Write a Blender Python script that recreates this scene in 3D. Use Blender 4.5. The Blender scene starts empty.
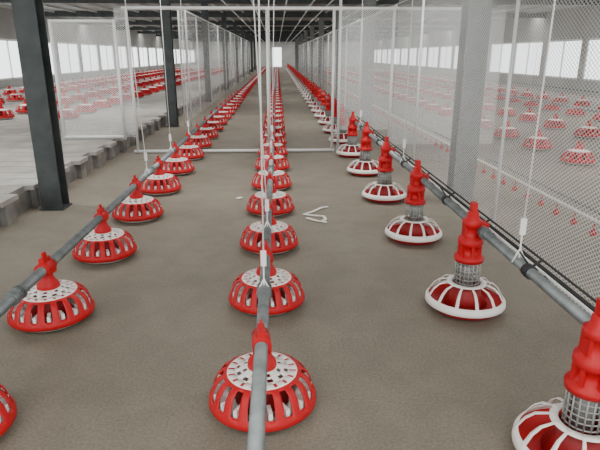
import bpy, bmesh, math, random
from mathutils import Vector, Matrix
random.seed(4)
S=bpy.context.scene
COL=S.collection

# ---------------- materials ----------------
def mat(name,col,rough=.6,metal=0.,noise=None,bump=0.,bscale=60,spec=.5):
    m=bpy.data.materials.new(name); m.use_nodes=True
    nt=m.node_tree; b=nt.nodes['Principled BSDF']
    b.inputs['Base Color'].default_value=(*col,1); b.inputs['Roughness'].default_value=rough
    b.inputs['Metallic'].default_value=metal
    b.inputs['Specular IOR Level'].default_value=spec
    tc=nt.nodes.new('ShaderNodeTexCoord')
    if noise:
        col2,scale=noise
        n=nt.nodes.new('ShaderNodeTexNoise'); n.inputs['Scale'].default_value=scale; n.inputs['Detail'].default_value=6
        nt.links.new(tc.outputs['Object'],n.inputs['Vector'])
        r=nt.nodes.new('ShaderNodeValToRGB'); r.color_ramp.elements[0].position=.35; r.color_ramp.elements[1].position=.68
        r.color_ramp.elements[0].color=(*col,1); r.color_ramp.elements[1].color=(*col2,1)
        nt.links.new(n.outputs['Fac'],r.inputs['Fac']); nt.links.new(r.outputs['Color'],b.inputs['Base Color'])
    if bump:
        n=nt.nodes.new('ShaderNodeTexNoise'); n.inputs['Scale'].default_value=bscale; n.inputs['Detail'].default_value=5
        nt.links.new(tc.outputs['Object'],n.inputs['Vector'])
        bp=nt.nodes.new('ShaderNodeBump'); bp.inputs['Strength'].default_value=bump; bp.inputs['Distance'].default_value=.02
        nt.links.new(n.outputs['Fac'],bp.inputs['Height']); nt.links.new(bp.outputs['Normal'],b.inputs['Normal'])
    return m
M_red=mat('red_plastic',(.52,.005,.010),.45,spec=.35)
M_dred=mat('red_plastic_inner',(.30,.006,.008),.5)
M_wht=mat('white_plastic',(.90,.87,.82),.45)
M_galv=mat('galvanised_steel',(.24,.26,.26),.42,.5,((.15,.17,.17),14))
M_black=mat('black_rubber',(.02,.02,.02),.6)
M_post=mat('painted_steel_dark',(.042,.052,.052),.5,.2,((.075,.085,.085),6))
M_postr=mat('painted_steel_grey',(.17,.18,.175),.5,.1,((.23,.24,.235),6))
M_frame=mat('white_painted_frame',(.75,.76,.75),.45,.1)
M_cord=mat('white_cord',(.85,.85,.82),.7)
M_cage=mat('zinc_wire',(.36,.36,.34),.4,.4)
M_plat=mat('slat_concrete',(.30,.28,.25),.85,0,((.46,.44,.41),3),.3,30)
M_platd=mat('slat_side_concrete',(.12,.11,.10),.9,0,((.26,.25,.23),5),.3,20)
M_ceil=mat('ceiling_sheet',(.30,.29,.27),.7,0,((.42,.41,.38),1.2))
M_purl=mat('purlin_steel',(.6,.6,.58),.5,.1)
M_wall=mat('wall_panel',(.36,.36,.34),.7,0,((.46,.46,.44),1))

def floor_mat():
    m=bpy.data.materials.new('sandy_floor'); m.use_nodes=True
    nt=m.node_tree; b=nt.nodes['Principled BSDF']; b.inputs['Roughness'].default_value=.62
    tc=nt.nodes.new('ShaderNodeTexCoord')
    def N(s,d=6,dist=0):
        n=nt.nodes.new('ShaderNodeTexNoise'); n.inputs['Scale'].default_value=s; n.inputs['Detail'].default_value=d
        n.inputs['Distortion'].default_value=dist
        nt.links.new(tc.outputs['Object'],n.inputs['Vector']); return n
    def ramp(n,p0,c0,p1,c1):
        r=nt.nodes.new('ShaderNodeValToRGB')
        r.color_ramp.elements[0].position=p0; r.color_ramp.elements[0].color=(*c0,1)
        r.color_ramp.elements[1].position=p1; r.color_ramp.elements[1].color=(*c1,1)
        nt.links.new(n.outputs['Fac'],r.inputs['Fac']); return r.outputs['Color']
    def mul(a,c):
        mx=nt.nodes.new('ShaderNodeMix'); mx.data_type='RGBA'; mx.blend_type='MULTIPLY'; mx.inputs['Factor'].default_value=1
        nt.links.new(a,mx.inputs['A']); nt.links.new(c,mx.inputs['B']); return mx.outputs['Result']
    f=N(90,9)
    c=ramp(N(.8,6,.3),.3,(.190,.162,.122),.7,(.262,.228,.178))
    c=mul(c,ramp(f,.3,(.74,)*3,.7,(1.12,)*3))
    c=mul(c,ramp(N(5,9,.6),.36,(.90,)*3,.6,(1.03,)*3))
    nt.links.new(c,b.inputs['Base Color'])
    bp=nt.nodes.new('ShaderNodeBump'); bp.inputs['Strength'].default_value=.3; bp.inputs['Distance'].default_value=.01
    nt.links.new(f.outputs['Fac'],bp.inputs['Height']); nt.links.new(bp.outputs['Normal'],b.inputs['Normal'])
    return m
M_floor=floor_mat()

def net_mat(name,cw,ch,w,col=(.80,.81,.80)):
    """diamond wire netting: transparent holes, light wires. Uses UV in metres."""
    m=bpy.data.materials.new(name); m.use_nodes=True
    nt=m.node_tree; b=nt.nodes['Principled BSDF']
    b.inputs['Base Color'].default_value=(*col,1); b.inputs['Roughness'].default_value=.35
    uv=nt.nodes.new('ShaderNodeUVMap'); sp=nt.nodes.new('ShaderNodeSeparateXYZ')
    nt.links.new(uv.outputs['UV'],sp.inputs['Vector'])
    def Mth(op,a,b_=None):
        n=nt.nodes.new('ShaderNodeMath'); n.operation=op
        for i,v in enumerate((a,b_)):
            if v is None: continue
            if isinstance(v,(int,float)): n.inputs[i].default_value=v
            else: nt.links.new(v,n.inputs[i])
        return n.outputs[0]
    u=Mth('DIVIDE',sp.outputs['X'],cw); v=Mth('DIVIDE',sp.outputs['Y'],ch)
    outs=[]
    for op in ('ADD','SUBTRACT'):
        f=Mth('FRACT',Mth(op,u,v))
        outs.append(Mth('LESS_THAN',f,w))
    al=Mth('MAXIMUM',outs[0],outs[1])
    nt.links.new(al,b.inputs['Alpha'])
    return m
M_net=net_mat('wire_netting',.036,.024,.18)
M_net2=net_mat('fine_netting',.033,.024,.19)

# ---------------- mesh helpers ----------------
def finish(bm,name,mats,smooth=False,solid=0,parent=None,loc=(0,0,0)):
    me=bpy.data.meshes.new(name); bm.to_mesh(me); bm.free()
    for m in mats: me.materials.append(m)
    o=bpy.data.objects.new(name,me); COL.objects.link(o); o.location=loc
    if smooth:
        for p in me.polygons: p.use_smooth=True
    if solid:
        md=o.modifiers.new('thick','SOLIDIFY'); md.thickness=solid; md.offset=0
    if parent: o.parent=parent
    return o
def revolve(bm,prof,n,mi=0,skip=None,c=(0,0,0)):
    rings=[]
    for r,z in prof:
        rings.append([bm.verts.new((c[0]+r*math.cos(2*math.pi*i/n),c[1]+r*math.sin(2*math.pi*i/n),c[2]+z)) for i in range(n)])
    for k in range(len(prof)-1):
        for i in range(n):
            if skip and skip(i,k): continue
            j=(i+1)%n
            f=bm.faces.new((rings[k][i],rings[k][j],rings[k+1][j],rings[k+1][i])); f.material_index=mi
            f.smooth=True
    for R in rings:
        for v in R:
            if not v.link_faces: bm.verts.remove(v)
def box(bm,x0,x1,y0,y1,z0,z1,mi=0):
    r=bmesh.ops.create_cube(bm,size=1)
    for v in r['verts']:
        v.co=Vector(((x0+x1)/2+v.co.x*(x1-x0),(y0+y1)/2+v.co.y*(y1-y0),(z0+z1)/2+v.co.z*(z1-z0)))
    fs=set(f for v in r['verts'] for f in v.link_faces)
    for f in fs: f.material_index=mi
def tube(bm,a,b,r,n=10,mi=0,r2=None):
    a=Vector(a);b=Vector(b);d=b-a;L=d.length
    q=d.to_track_quat('Z','Y').to_matrix().to_4x4()
    res=bmesh.ops.create_cone(bm,cap_ends=True,segments=n,radius1=r,radius2=r if r2 is None else r2,depth=L,
        matrix=Matrix.Translation((a+b)/2)@q)
    fs=set(f for v in res['verts'] for f in v.link_faces)
    for f in fs:
        f.material_index=mi
        if len(f.verts)==4: f.smooth=True

# ---------------- feeders ----------------
FM=[M_red,M_dred,M_wht,M_cage,M_black]
def feederA(bm,c=(0,0,0),hi=True):
    sub=6 if hi else 2; nr=18 if hi else 12
    n=sub*nr
    rib=3 if hi else 1
    op=lambda i,k:(2<=k<=4) and (i%sub)>=rib
    revolve(bm,[(.098,.152),(.118,.152),(.142,.146),(.160,.134),(.176,.108),(.186,.070),(.196,.054),(.197,.038),(.186,.030)],n,0,op,c)
    if hi:
        revolve(bm,[(.100,.153),(.094,.157),(.080,.162),(.072,.165),(.058,.170),(.048,.174)],48,2,
            lambda i,k:(k==1 and i%4 in(1,2)) or (k==3 and i%6 in (1,2)),c)
        revolve(bm,[(.098,.156),(.124,.155),(.128,.148)],54,2,lambda i,k:k==0 and i%3==1,c)
    else: revolve(bm,[(.125,.154),(.05,.176)],n,2,None,c)
    revolve(bm,[(.052,.170),(.049,.192),(.034,.212),(.027,.228),(.027,.262)],24 if hi else 10,0,None,c)
    revolve(bm,[(.048,.17),(.06,.10),(.10,.04)],24 if hi else 10,1,None,c)
    revolve(bm,[(.001,.006),(.115,.006),(.158,.012),(.182,.038),(.189,.05)],n if not hi else 48,2,None,c)
    if hi:
        for i in range(nr):
            a=2*math.pi*(i+.75)/nr
            r=bmesh.ops.create_cube(bm,size=1,matrix=Matrix.Translation(Vector(c))@Matrix.Rotation(a,4,'Z')@Matrix.Translation((.155,0,.06))@Matrix.Diagonal((.05,.012,.065,1)))
            for f in set(f for v in r['verts'] for f in v.link_faces): f.material_index=2
        x,y,z=c
        box(bm,x-.032,x+.032,y-.035,y+.035,z+.245,z+.275,0)
        tube(bm,(x,y-.045,z+.272),(x,y+.045,z+.272),.032,16,0)
        box(bm,x-.012,x+.012,y-.03,y+.03,z+.30,z+.325,0)
        box(bm,x-.004,x+.004,y-.012,y+.012,z+.32,z+.35,0)
def feederB(bm,c=(0,0,0),hi=True):
    sub=6 if hi else 3; nr=12 if hi else 10
    n=sub*nr
    op=lambda i,k:(1<=k<=3) and (i%sub)>=1
    revolve(bm,[(.072,.150),(.098,.148),(.138,.137),(.165,.112),(.184,.078),(.196,.062),(.198,.044),(.188,.038)],n,2,op,c)
    revolve(bm,[(.001,.006),(.12,.006),(.160,.012),(.186,.04),(.192,.055)],48 if hi else n,0,None,c)
    revolve(bm,[(.07,.14),(.075,.09),(.11,.035)],24 if hi else 10,1,None,c)
    x,y,z=c
    if hi:
        for k in range(6):
            zz=.152+k*.022
            revolve(bm,[(.060,zz),(.060,zz+.004)],24,3,None,c)
        for i in range(18):
            a=2*math.pi*i/18
            tube(bm,(x+.060*math.cos(a),y+.060*math.sin(a),z+.145),(x+.060*math.cos(a),y+.060*math.sin(a),z+.275),.002,5,3)
        revolve(bm,[(.030,.13),(.030,.27)],20,3,None,c)
    else: revolve(bm,[(.06,.13),(.06,.27)],10,3,None,c)
    revolve(bm,[(.03,.274),(.070,.268),(.072,.288),(.046,.294),(.040,.345),(.056,.350),(.060,.362),(.058,.385),(.038,.392),(.036,.445),(.046,.450),(.046,.475),(.030,.485),(.026,.515),(.010,.52)],24 if hi else 10,0,None,c)
    if hi:
        box(bm,x-.04,x+.075,y-.024,y+.024,z+.395,z+.465,0)
        box(bm,x-.012,x+.012,y-.02,y+.02,z+.51,z+.565,0)
        for i in range(6):
            a=2*math.pi*(i+.5)/6
            r=bmesh.ops.create_cube(bm,size=1,matrix=Matrix.Translation((x,y,z+.32))@Matrix.Rotation(a,4,'Z')@Matrix.Translation((.050,0,0))@Matrix.Diagonal((.014,.012,.07,1)))
            for f in set(f for v in r['verts'] for f in v.link_faces): f.material_index=0
XL,XC,XR=-1.125,-.068,.95
sp=.865
bmA=bmesh.new(); feederA(bmA); a0=finish(bmA,'pan_feeder',FM,solid=.004)
bmB=bmesh.new(); feederB(bmB); b0=finish(bmB,'tower_pan_feeder',FM,solid=.004)
def place(src,x,y,first):
    if first: o=src
    else:
        o=bpy.data.objects.new(src.name,src.data); COL.objects.link(o)
        md=o.modifiers.new('thick','SOLIDIFY'); md.thickness=.004; md.offset=0
    o.location=(x,y,0); o.rotation_euler=(0,0,random.uniform(-.15,.15))
first=True
for X,y0 in((XL,1.60),(XC,1.725)):
    for k in range(-1,17):
        if X==XC and k<0: continue
        if y0+k*sp<.9: continue
        place(a0,X,y0+k*sp,first); first=False
for k in range(0,13):
    place(b0,XR,1.40+k*1.1,k==0)
def far_row(name,fn,xs,y0,y1,step):
    bm=bmesh.new()
    for X in xs:
        y=y0
        while y<y1:
            fn(bm,(X,y,0),False); y+=step
    return finish(bm,name,FM)
far_row('far_feeder_rows',feederA,(XL,XC),1.66+17*sp,52,sp)
far_row('far_tower_feeder_rows',feederB,(XR,),1.42+13*1.1,52,1.1)
far_row('side_pen_feeder_rows',feederA,(3.6,4.9,6.4,7.7),4.2,40,1.05)
o=far_row('raised_pen_feeder_rows',feederA,(-3.6,-4.7,-6.2,-7.2),8.6,40,.95); o.location.z=.2

# ---------------- feed pipes ----------------
def pipe(name,X,z,y0,y1,r=.0235,coup=2.6,extra=None):
    bm=bmesh.new(); tube(bm,(X,y0,z),(X,y1,z),r,20,0)
    y=y0+1.05
    while y<y1:
        tube(bm,(X,y-.05,z),(X,y+.05,z),r+.006,16,0)
        for s in(-.03,.03): tube(bm,(X,y+s,z),(X,y+s+.012,z),r+.010,16,0)
        y+=coup
    if extra: extra(bm)
    return finish(bm,name,[M_galv,M_black,M_cord])
pipe('feed_pipe',XL,.272,-1.5,52)
pipe('feed_pipe',XC,.272,-1.5,52)
def ex(bm):
    X=XR+.04
    tube(bm,(X+.05,-1,.475),(X+.05,45,.475),.005,6,1)
    tube(bm,(X+.085,-1,.40),(X+.085,45,.40),.006,6,2)
    tube(bm,(X+.16,-1,.36),(X+.16,45,.36),.009,6,1)
    y=.3
    while y<14:
        tube(bm,(X-.005,y,.44),(X+.05,y,.48),.006,6,1)
        tube(bm,(X+.0,y+.02,.455),(X-.03,y+.04,.50),.004,6,1)
        tube(bm,(X,y-.02,.43),(X,y+.02,.43),.028,12,1)
        tube(bm,(X,y,.43),(X+.16,y+.03,.36),.005,6,1)
        y+=.55
pipe('feed_pipe',XR+.04,.43,-1.5,52,.021,2.9,ex)

bm=bmesh.new(); X=2.1
tube(bm,(X,1,.2),(X,40,.2),.011,8,1); tube(bm,(X,1,.26),(X,40,.26),.008,8,2)
y=1.1
while y<30:
    revolve(bm,[(.004,.16),(.022,.14),(.024,.12),(.02,.115)],8,0,None,(X,y,-.02)); tube(bm,(X,y,.14),(X,y,.2),.005,6,0)
    y+=.25
finish(bm,'drinker_line',[M_red,M_wht,M_galv])
bm=bmesh.new()
for X in(5.6,8.5):
    tube(bm,(X,3,.3),(X,40,.3),.02,8,0)
    y=3
    while y<38:
        tube(bm,(X,y,.3),(X,y,2.6),.004,5,0); y+=3
finish(bm,'side_pen_drinker_pipes',[M_galv])

# ---------------- room shell ----------------
H=2.75; XW0,XW1=-9,10; Y0,Y1=-4,62
BAY=5.5
bm=bmesh.new(); box(bm,XW0-.1,XW1+.1,Y0,Y1+.1,-.12,0,0); finish(bm,'floor',[M_floor])
bm=bmesh.new(); edges=[]; yy=-.9; prev=Y0
while yy<Y1-2:
    box(bm,XW0-.1,XW1+.1,prev,yy,H,H+.08,0); edges.append((yy,yy+.9)); prev=yy+.9; yy+=BAY  # gaps between sheets are invented, to hold the fill lamps
box(bm,XW0-.1,XW1+.1,prev,Y1+.1,H,H+.08,0)
finish(bm,'ceiling',[M_ceil])
for i,(a,b) in enumerate(edges):
    L=bpy.data.lights.new('ceiling_fill',type='AREA'); L.shape='RECTANGLE'; L.size=XW1-XW0; L.size_y=b-a  # area lamps added in the ceiling gaps to brighten the hall
    L.energy=(350 if a<14 else 180); L.color=(1,.985,.95)
    o=bpy.data.objects.new('ceiling_fill',L); COL.objects.link(o); o.location=((XW0+XW1)/2,(a+b)/2,H+.05)
bm=bmesh.new()
y=4.6
while y<Y1-1:
    box(bm,XW0,XW1,y-.06,y+.06,H-.2,H-.002,0); y+=BAY
finish(bm,'roof_beams',[M_post])
bm=bmesh.new()
x=XW0+.3
while x<XW1:
    box(bm,x-.025,x+.025,Y0,Y1,H-.06,H-.003,0); x+=.75
finish(bm,'ceiling_purlins',[M_purl])
bm=bmesh.new()
for x in(-1.3,-.6,.25,.9,1.35,2.4,3.1):
    tube(bm,(x,0,H-.26),(x,Y1-1,H-.26),.018,8,0)
finish(bm,'ceiling_conduits',[M_frame])
WB,WT=.45,1.75
def sidewall(name,X,t):
    bm=bmesh.new(); x0,x1=sorted((X,X+t))
    box(bm,x0,x1,Y0,Y1,0,WB,0); box(bm,x0,x1,Y0,Y1,WT,H,0)
    y=Y0
    while y<Y1:
        box(bm,x0,x1,y,y+.3,WB,WT,0); y+=2.75
    finish(bm,name,[M_wall])
    bm=bmesh.new(); y=Y0
    xm=(x0+x1)/2
    while y<Y1-2:
        for zz in(WB+.03,WT-.03): box(bm,xm-.02,xm+.02,y+.3,y+2.75,zz-.025,zz+.025,0)
        for s in(.32,1.52,2.72): box(bm,xm-.02,xm+.02,y+s-.02,y+s+.02,WB+.01,WT-.01,0)
        y+=2.75
    finish(bm,'window_band',[M_frame])
sidewall('wall_left',XW0,-.1); sidewall('wall_right',XW1,.1)
bm=bmesh.new()
box(bm,XW0,-.5,Y1,Y1+.1,0,H,0); box(bm,.5,XW1,Y1,Y1+.1,0,H,0); box(bm,-.5,.5,Y1,Y1+.1,2.0,H,0)
finish(bm,'wall_far',[M_wall])

# ---------------- posts ----------------
def hpost(name,x,y,z0,m,w=.19,plate=True):
    bm=bmesh.new(); h=w/2
    box(bm,x-h,x+h,y-h,y-h+.014,z0,H-.205,0); box(bm,x-h,x+h,y+h-.014,y+h,z0,H-.205,0)
    box(bm,x-.006,x+.006,y-h+.014,y+h-.014,z0,H-.205,0)
    if plate:
        box(bm,x-h-.015,x+h+.015,y-h-.015,y+h+.015,z0,z0+.012,0)
    finish(bm,name,[m])
for k in range(9):
    hpost('steel_post',-1.91,4.55+k*BAY,0,M_post,.17)
    hpost('steel_post',1.66,4.75+k*BAY,0,M_postr,.19)

# ---------------- raised slatted platform on left ----------------
bm=bmesh.new()
XE=-2.12
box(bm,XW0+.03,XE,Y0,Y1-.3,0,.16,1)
y=Y0; i=0
while y<45:
    out=.06 if i%2 else -.02
    box(bm,XW0+.03,XE+out,y,y+.26,.16,.2,0)
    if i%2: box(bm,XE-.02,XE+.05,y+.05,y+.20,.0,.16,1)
    y+=.275; i+=1
box(bm,XW0+.03,XE-.04,45,Y1-.3,.16,.2,0)
finish(bm,'slatted_platform',[M_plat,M_platd])

# ---------------- netting ----------------
def net(name,p0,p1,z0,z1,m,parent=None):
    bm=bmesh.new(); uvl=bm.loops.layers.uv.new('UVMap')
    p0=Vector(p0);p1=Vector(p1);L=(p1-p0).length
    n=max(1,int(L/.4))
    for i in range(n):
        a=p0.lerp(p1,i/n); b=p0.lerp(p1,(i+1)/n)
        vs=[bm.verts.new((a.x,a.y,z0)),bm.verts.new((b.x,b.y,z0)),bm.verts.new((b.x,b.y,z1)),bm.verts.new((a.x,a.y,z1))]
        f=bm.faces.new(vs)
        for l,uv in zip(f.loops,((L*i/n,z0),(L*(i+1)/n,z0),(L*(i+1)/n,z1),(L*i/n,z1))): l[uvl].uv=uv
    return finish(bm,name,[m],parent=parent)
YP=7.2
def emp(n):
    e=bpy.data.objects.new(n,None); COL.objects.link(e); return e
E=emp('net_partition')
bm=bmesh.new()
zt=1.80
tube(bm,(-1.9,YP,zt),(2.4,YP,zt),.022,10)
tube(bm,(-1.9,YP,.03),(.75,YP,.03),.02,8)
for x in(-1.85,-.12,.72,.80,1.48): tube(bm,(x,YP,0.01),(x,YP,zt+(.2 if x==.8 else 0)),.019,8)
finish(bm,'frame',[M_frame],parent=E)
net('net_left',(-2.0,YP,0),(-1.85,YP,0),.22,zt,M_net2,E)
net('net_right',(.80,YP,0),(1.5,YP,0),.3,zt,M_net2,E)
net('net_far_right',(1.5,YP,0),(2.9,YP,0),.1,zt,M_net2,E)
E=emp('net_gate_panel')
bm=bmesh.new()
for x in(-2.75,-1.98): tube(bm,(x,YP-.1,.2),(x,YP-.1,1.66),.022,8)
for z in(.24,1.64): tube(bm,(-2.75,YP-.1,z),(-1.98,YP-.1,z),.02,8)
finish(bm,'frame',[M_frame],parent=E)
net('net',(-2.75,YP-.1,0),(-1.98,YP-.1,0),.22,1.64,M_net2,E)
E=emp('wire_net_fence')
XN=1.52
net('net',(XN,-.5,0),(XN,YP-.03,0),.02,2.0,M_net,E)
bm=bmesh.new()
tube(bm,(XN,-.5,.02),(XN,YP-.03,.02),.008,8)
for y in(1.2,3.6,5.95): tube(bm,(XN,y,0),(XN,y,2.0),.012,8)
tube(bm,(XN,-.5,2.0),(XN,YP-.03,2.0),.014,8)
finish(bm,'frame',[M_frame],parent=E)
E=emp('far_net_fence')
net('net_r',(XN,YP+.1,0),(XN,40,0),.02,1.84,M_net2,E)
net('net_l',(-1.72,10.2,0),(-1.72,34,0),.02,2.03,M_net2,E)
bm=bmesh.new()
for k in range(12):
    for x in(XN,-1.72): tube(bm,(x,10.2+k*2.2,0),(x,10.2+k*2.2,1.84 if x>0 else 2.05),.016,6)
tube(bm,(-1.60,10.2,0),(-1.60,10.2,2.05),.016,6)
tube(bm,(XN,YP+.1,1.84),(XN,40,1.84),.016,6); tube(bm,(-1.72,10.2,2.04),(-1.72,34,2.04),.016,6)
finish(bm,'frame',[M_frame],parent=E)

# ---------------- cords ----------------
def cord(pts,r=.0036):
    bm=bmesh.new()
    for a,b in zip(pts,pts[1:]): tube(bm,a,b,r,6,0)
    return bm
for X,Y,z,tx in((XC,2.15,.27,-.06),(XC,3.0,.27,-.17),(XC,5.2,.27,XC),(XC,6.4,.27,.0),(XL,4.6,.27,XL-.1),(XL,5.7,.27,XL),(XL,6.9,.27,XL),(XR+.04,2.05,.43,XR+.06),(XR+.04,4.2,.43,XR+.04),(XR+.04,6.5,.43,XR+.0)):
    bm=cord([(X,Y,z-.03),(X+.0,Y,z+.12),(tx,Y,H-.05)])
    tube(bm,(X-.028,Y,z-.0),(X,Y,z+.06),.004,6); tube(bm,(X+.028,Y,z),(X,Y,z+.06),.004,6)
    box(bm,X-.012,X+.012,Y-.004,Y+.004,z+.12,z+.19,0)
    finish(bm,'hanging_cord',[M_cord])

# ---------------- scraps on floor ----------------
bm=bmesh.new()
def strip(pts,w=.011):
    pts=[Vector((x,y,.008)) for x,y in pts]
    for p,q in zip(pts,pts[1:]):
        d=q-p; s=Vector((-d.y,d.x,0)).normalized()*w
        bm.faces.new([bm.verts.new(v) for v in(p-s,q-s,q+s,p+s)])
strip([(.20,4.22),(.28,4.30),(.36,4.42),(.42,4.45)])
strip([(.20,4.22),(.28,4.19),(.36,4.17)])
strip([(.36,4.17),(.37,4.08),(.33,4.02)])
strip([(.22,4.12),(.30,4.04),(.37,4.0)])
strip([(-.38,4.75),(-.34,4.80)],.02)
finish(bm,'plastic_scraps',[M_wht],solid=.006)
bm=bmesh.new(); bmesh.ops.create_icosphere(bm,subdivisions=2,radius=.012)
for v in bm.verts: v.co*=random.uniform(.8,1.15)
finish(bm,'pebble',[M_platd],loc=(.02,1.32,.01))

# ---------------- world ----------------
w=bpy.data.worlds.new('World'); S.world=w; w.use_nodes=True
bg=w.node_tree.nodes['Background']; bg.inputs['Color'].default_value=(.95,.98,1,1); bg.inputs['Strength'].default_value=3.0

# ---------------- camera ----------------
cam=bpy.data.cameras.new('camera'); co=bpy.data.objects.new('camera',cam); COL.objects.link(co)
cam.lens=32.4; cam.sensor_width=36; cam.clip_end=300
co.location=(0,0,1.25); co.rotation_euler=(math.radians(90-17.5),0,math.radians(-2.33))
S.camera=co
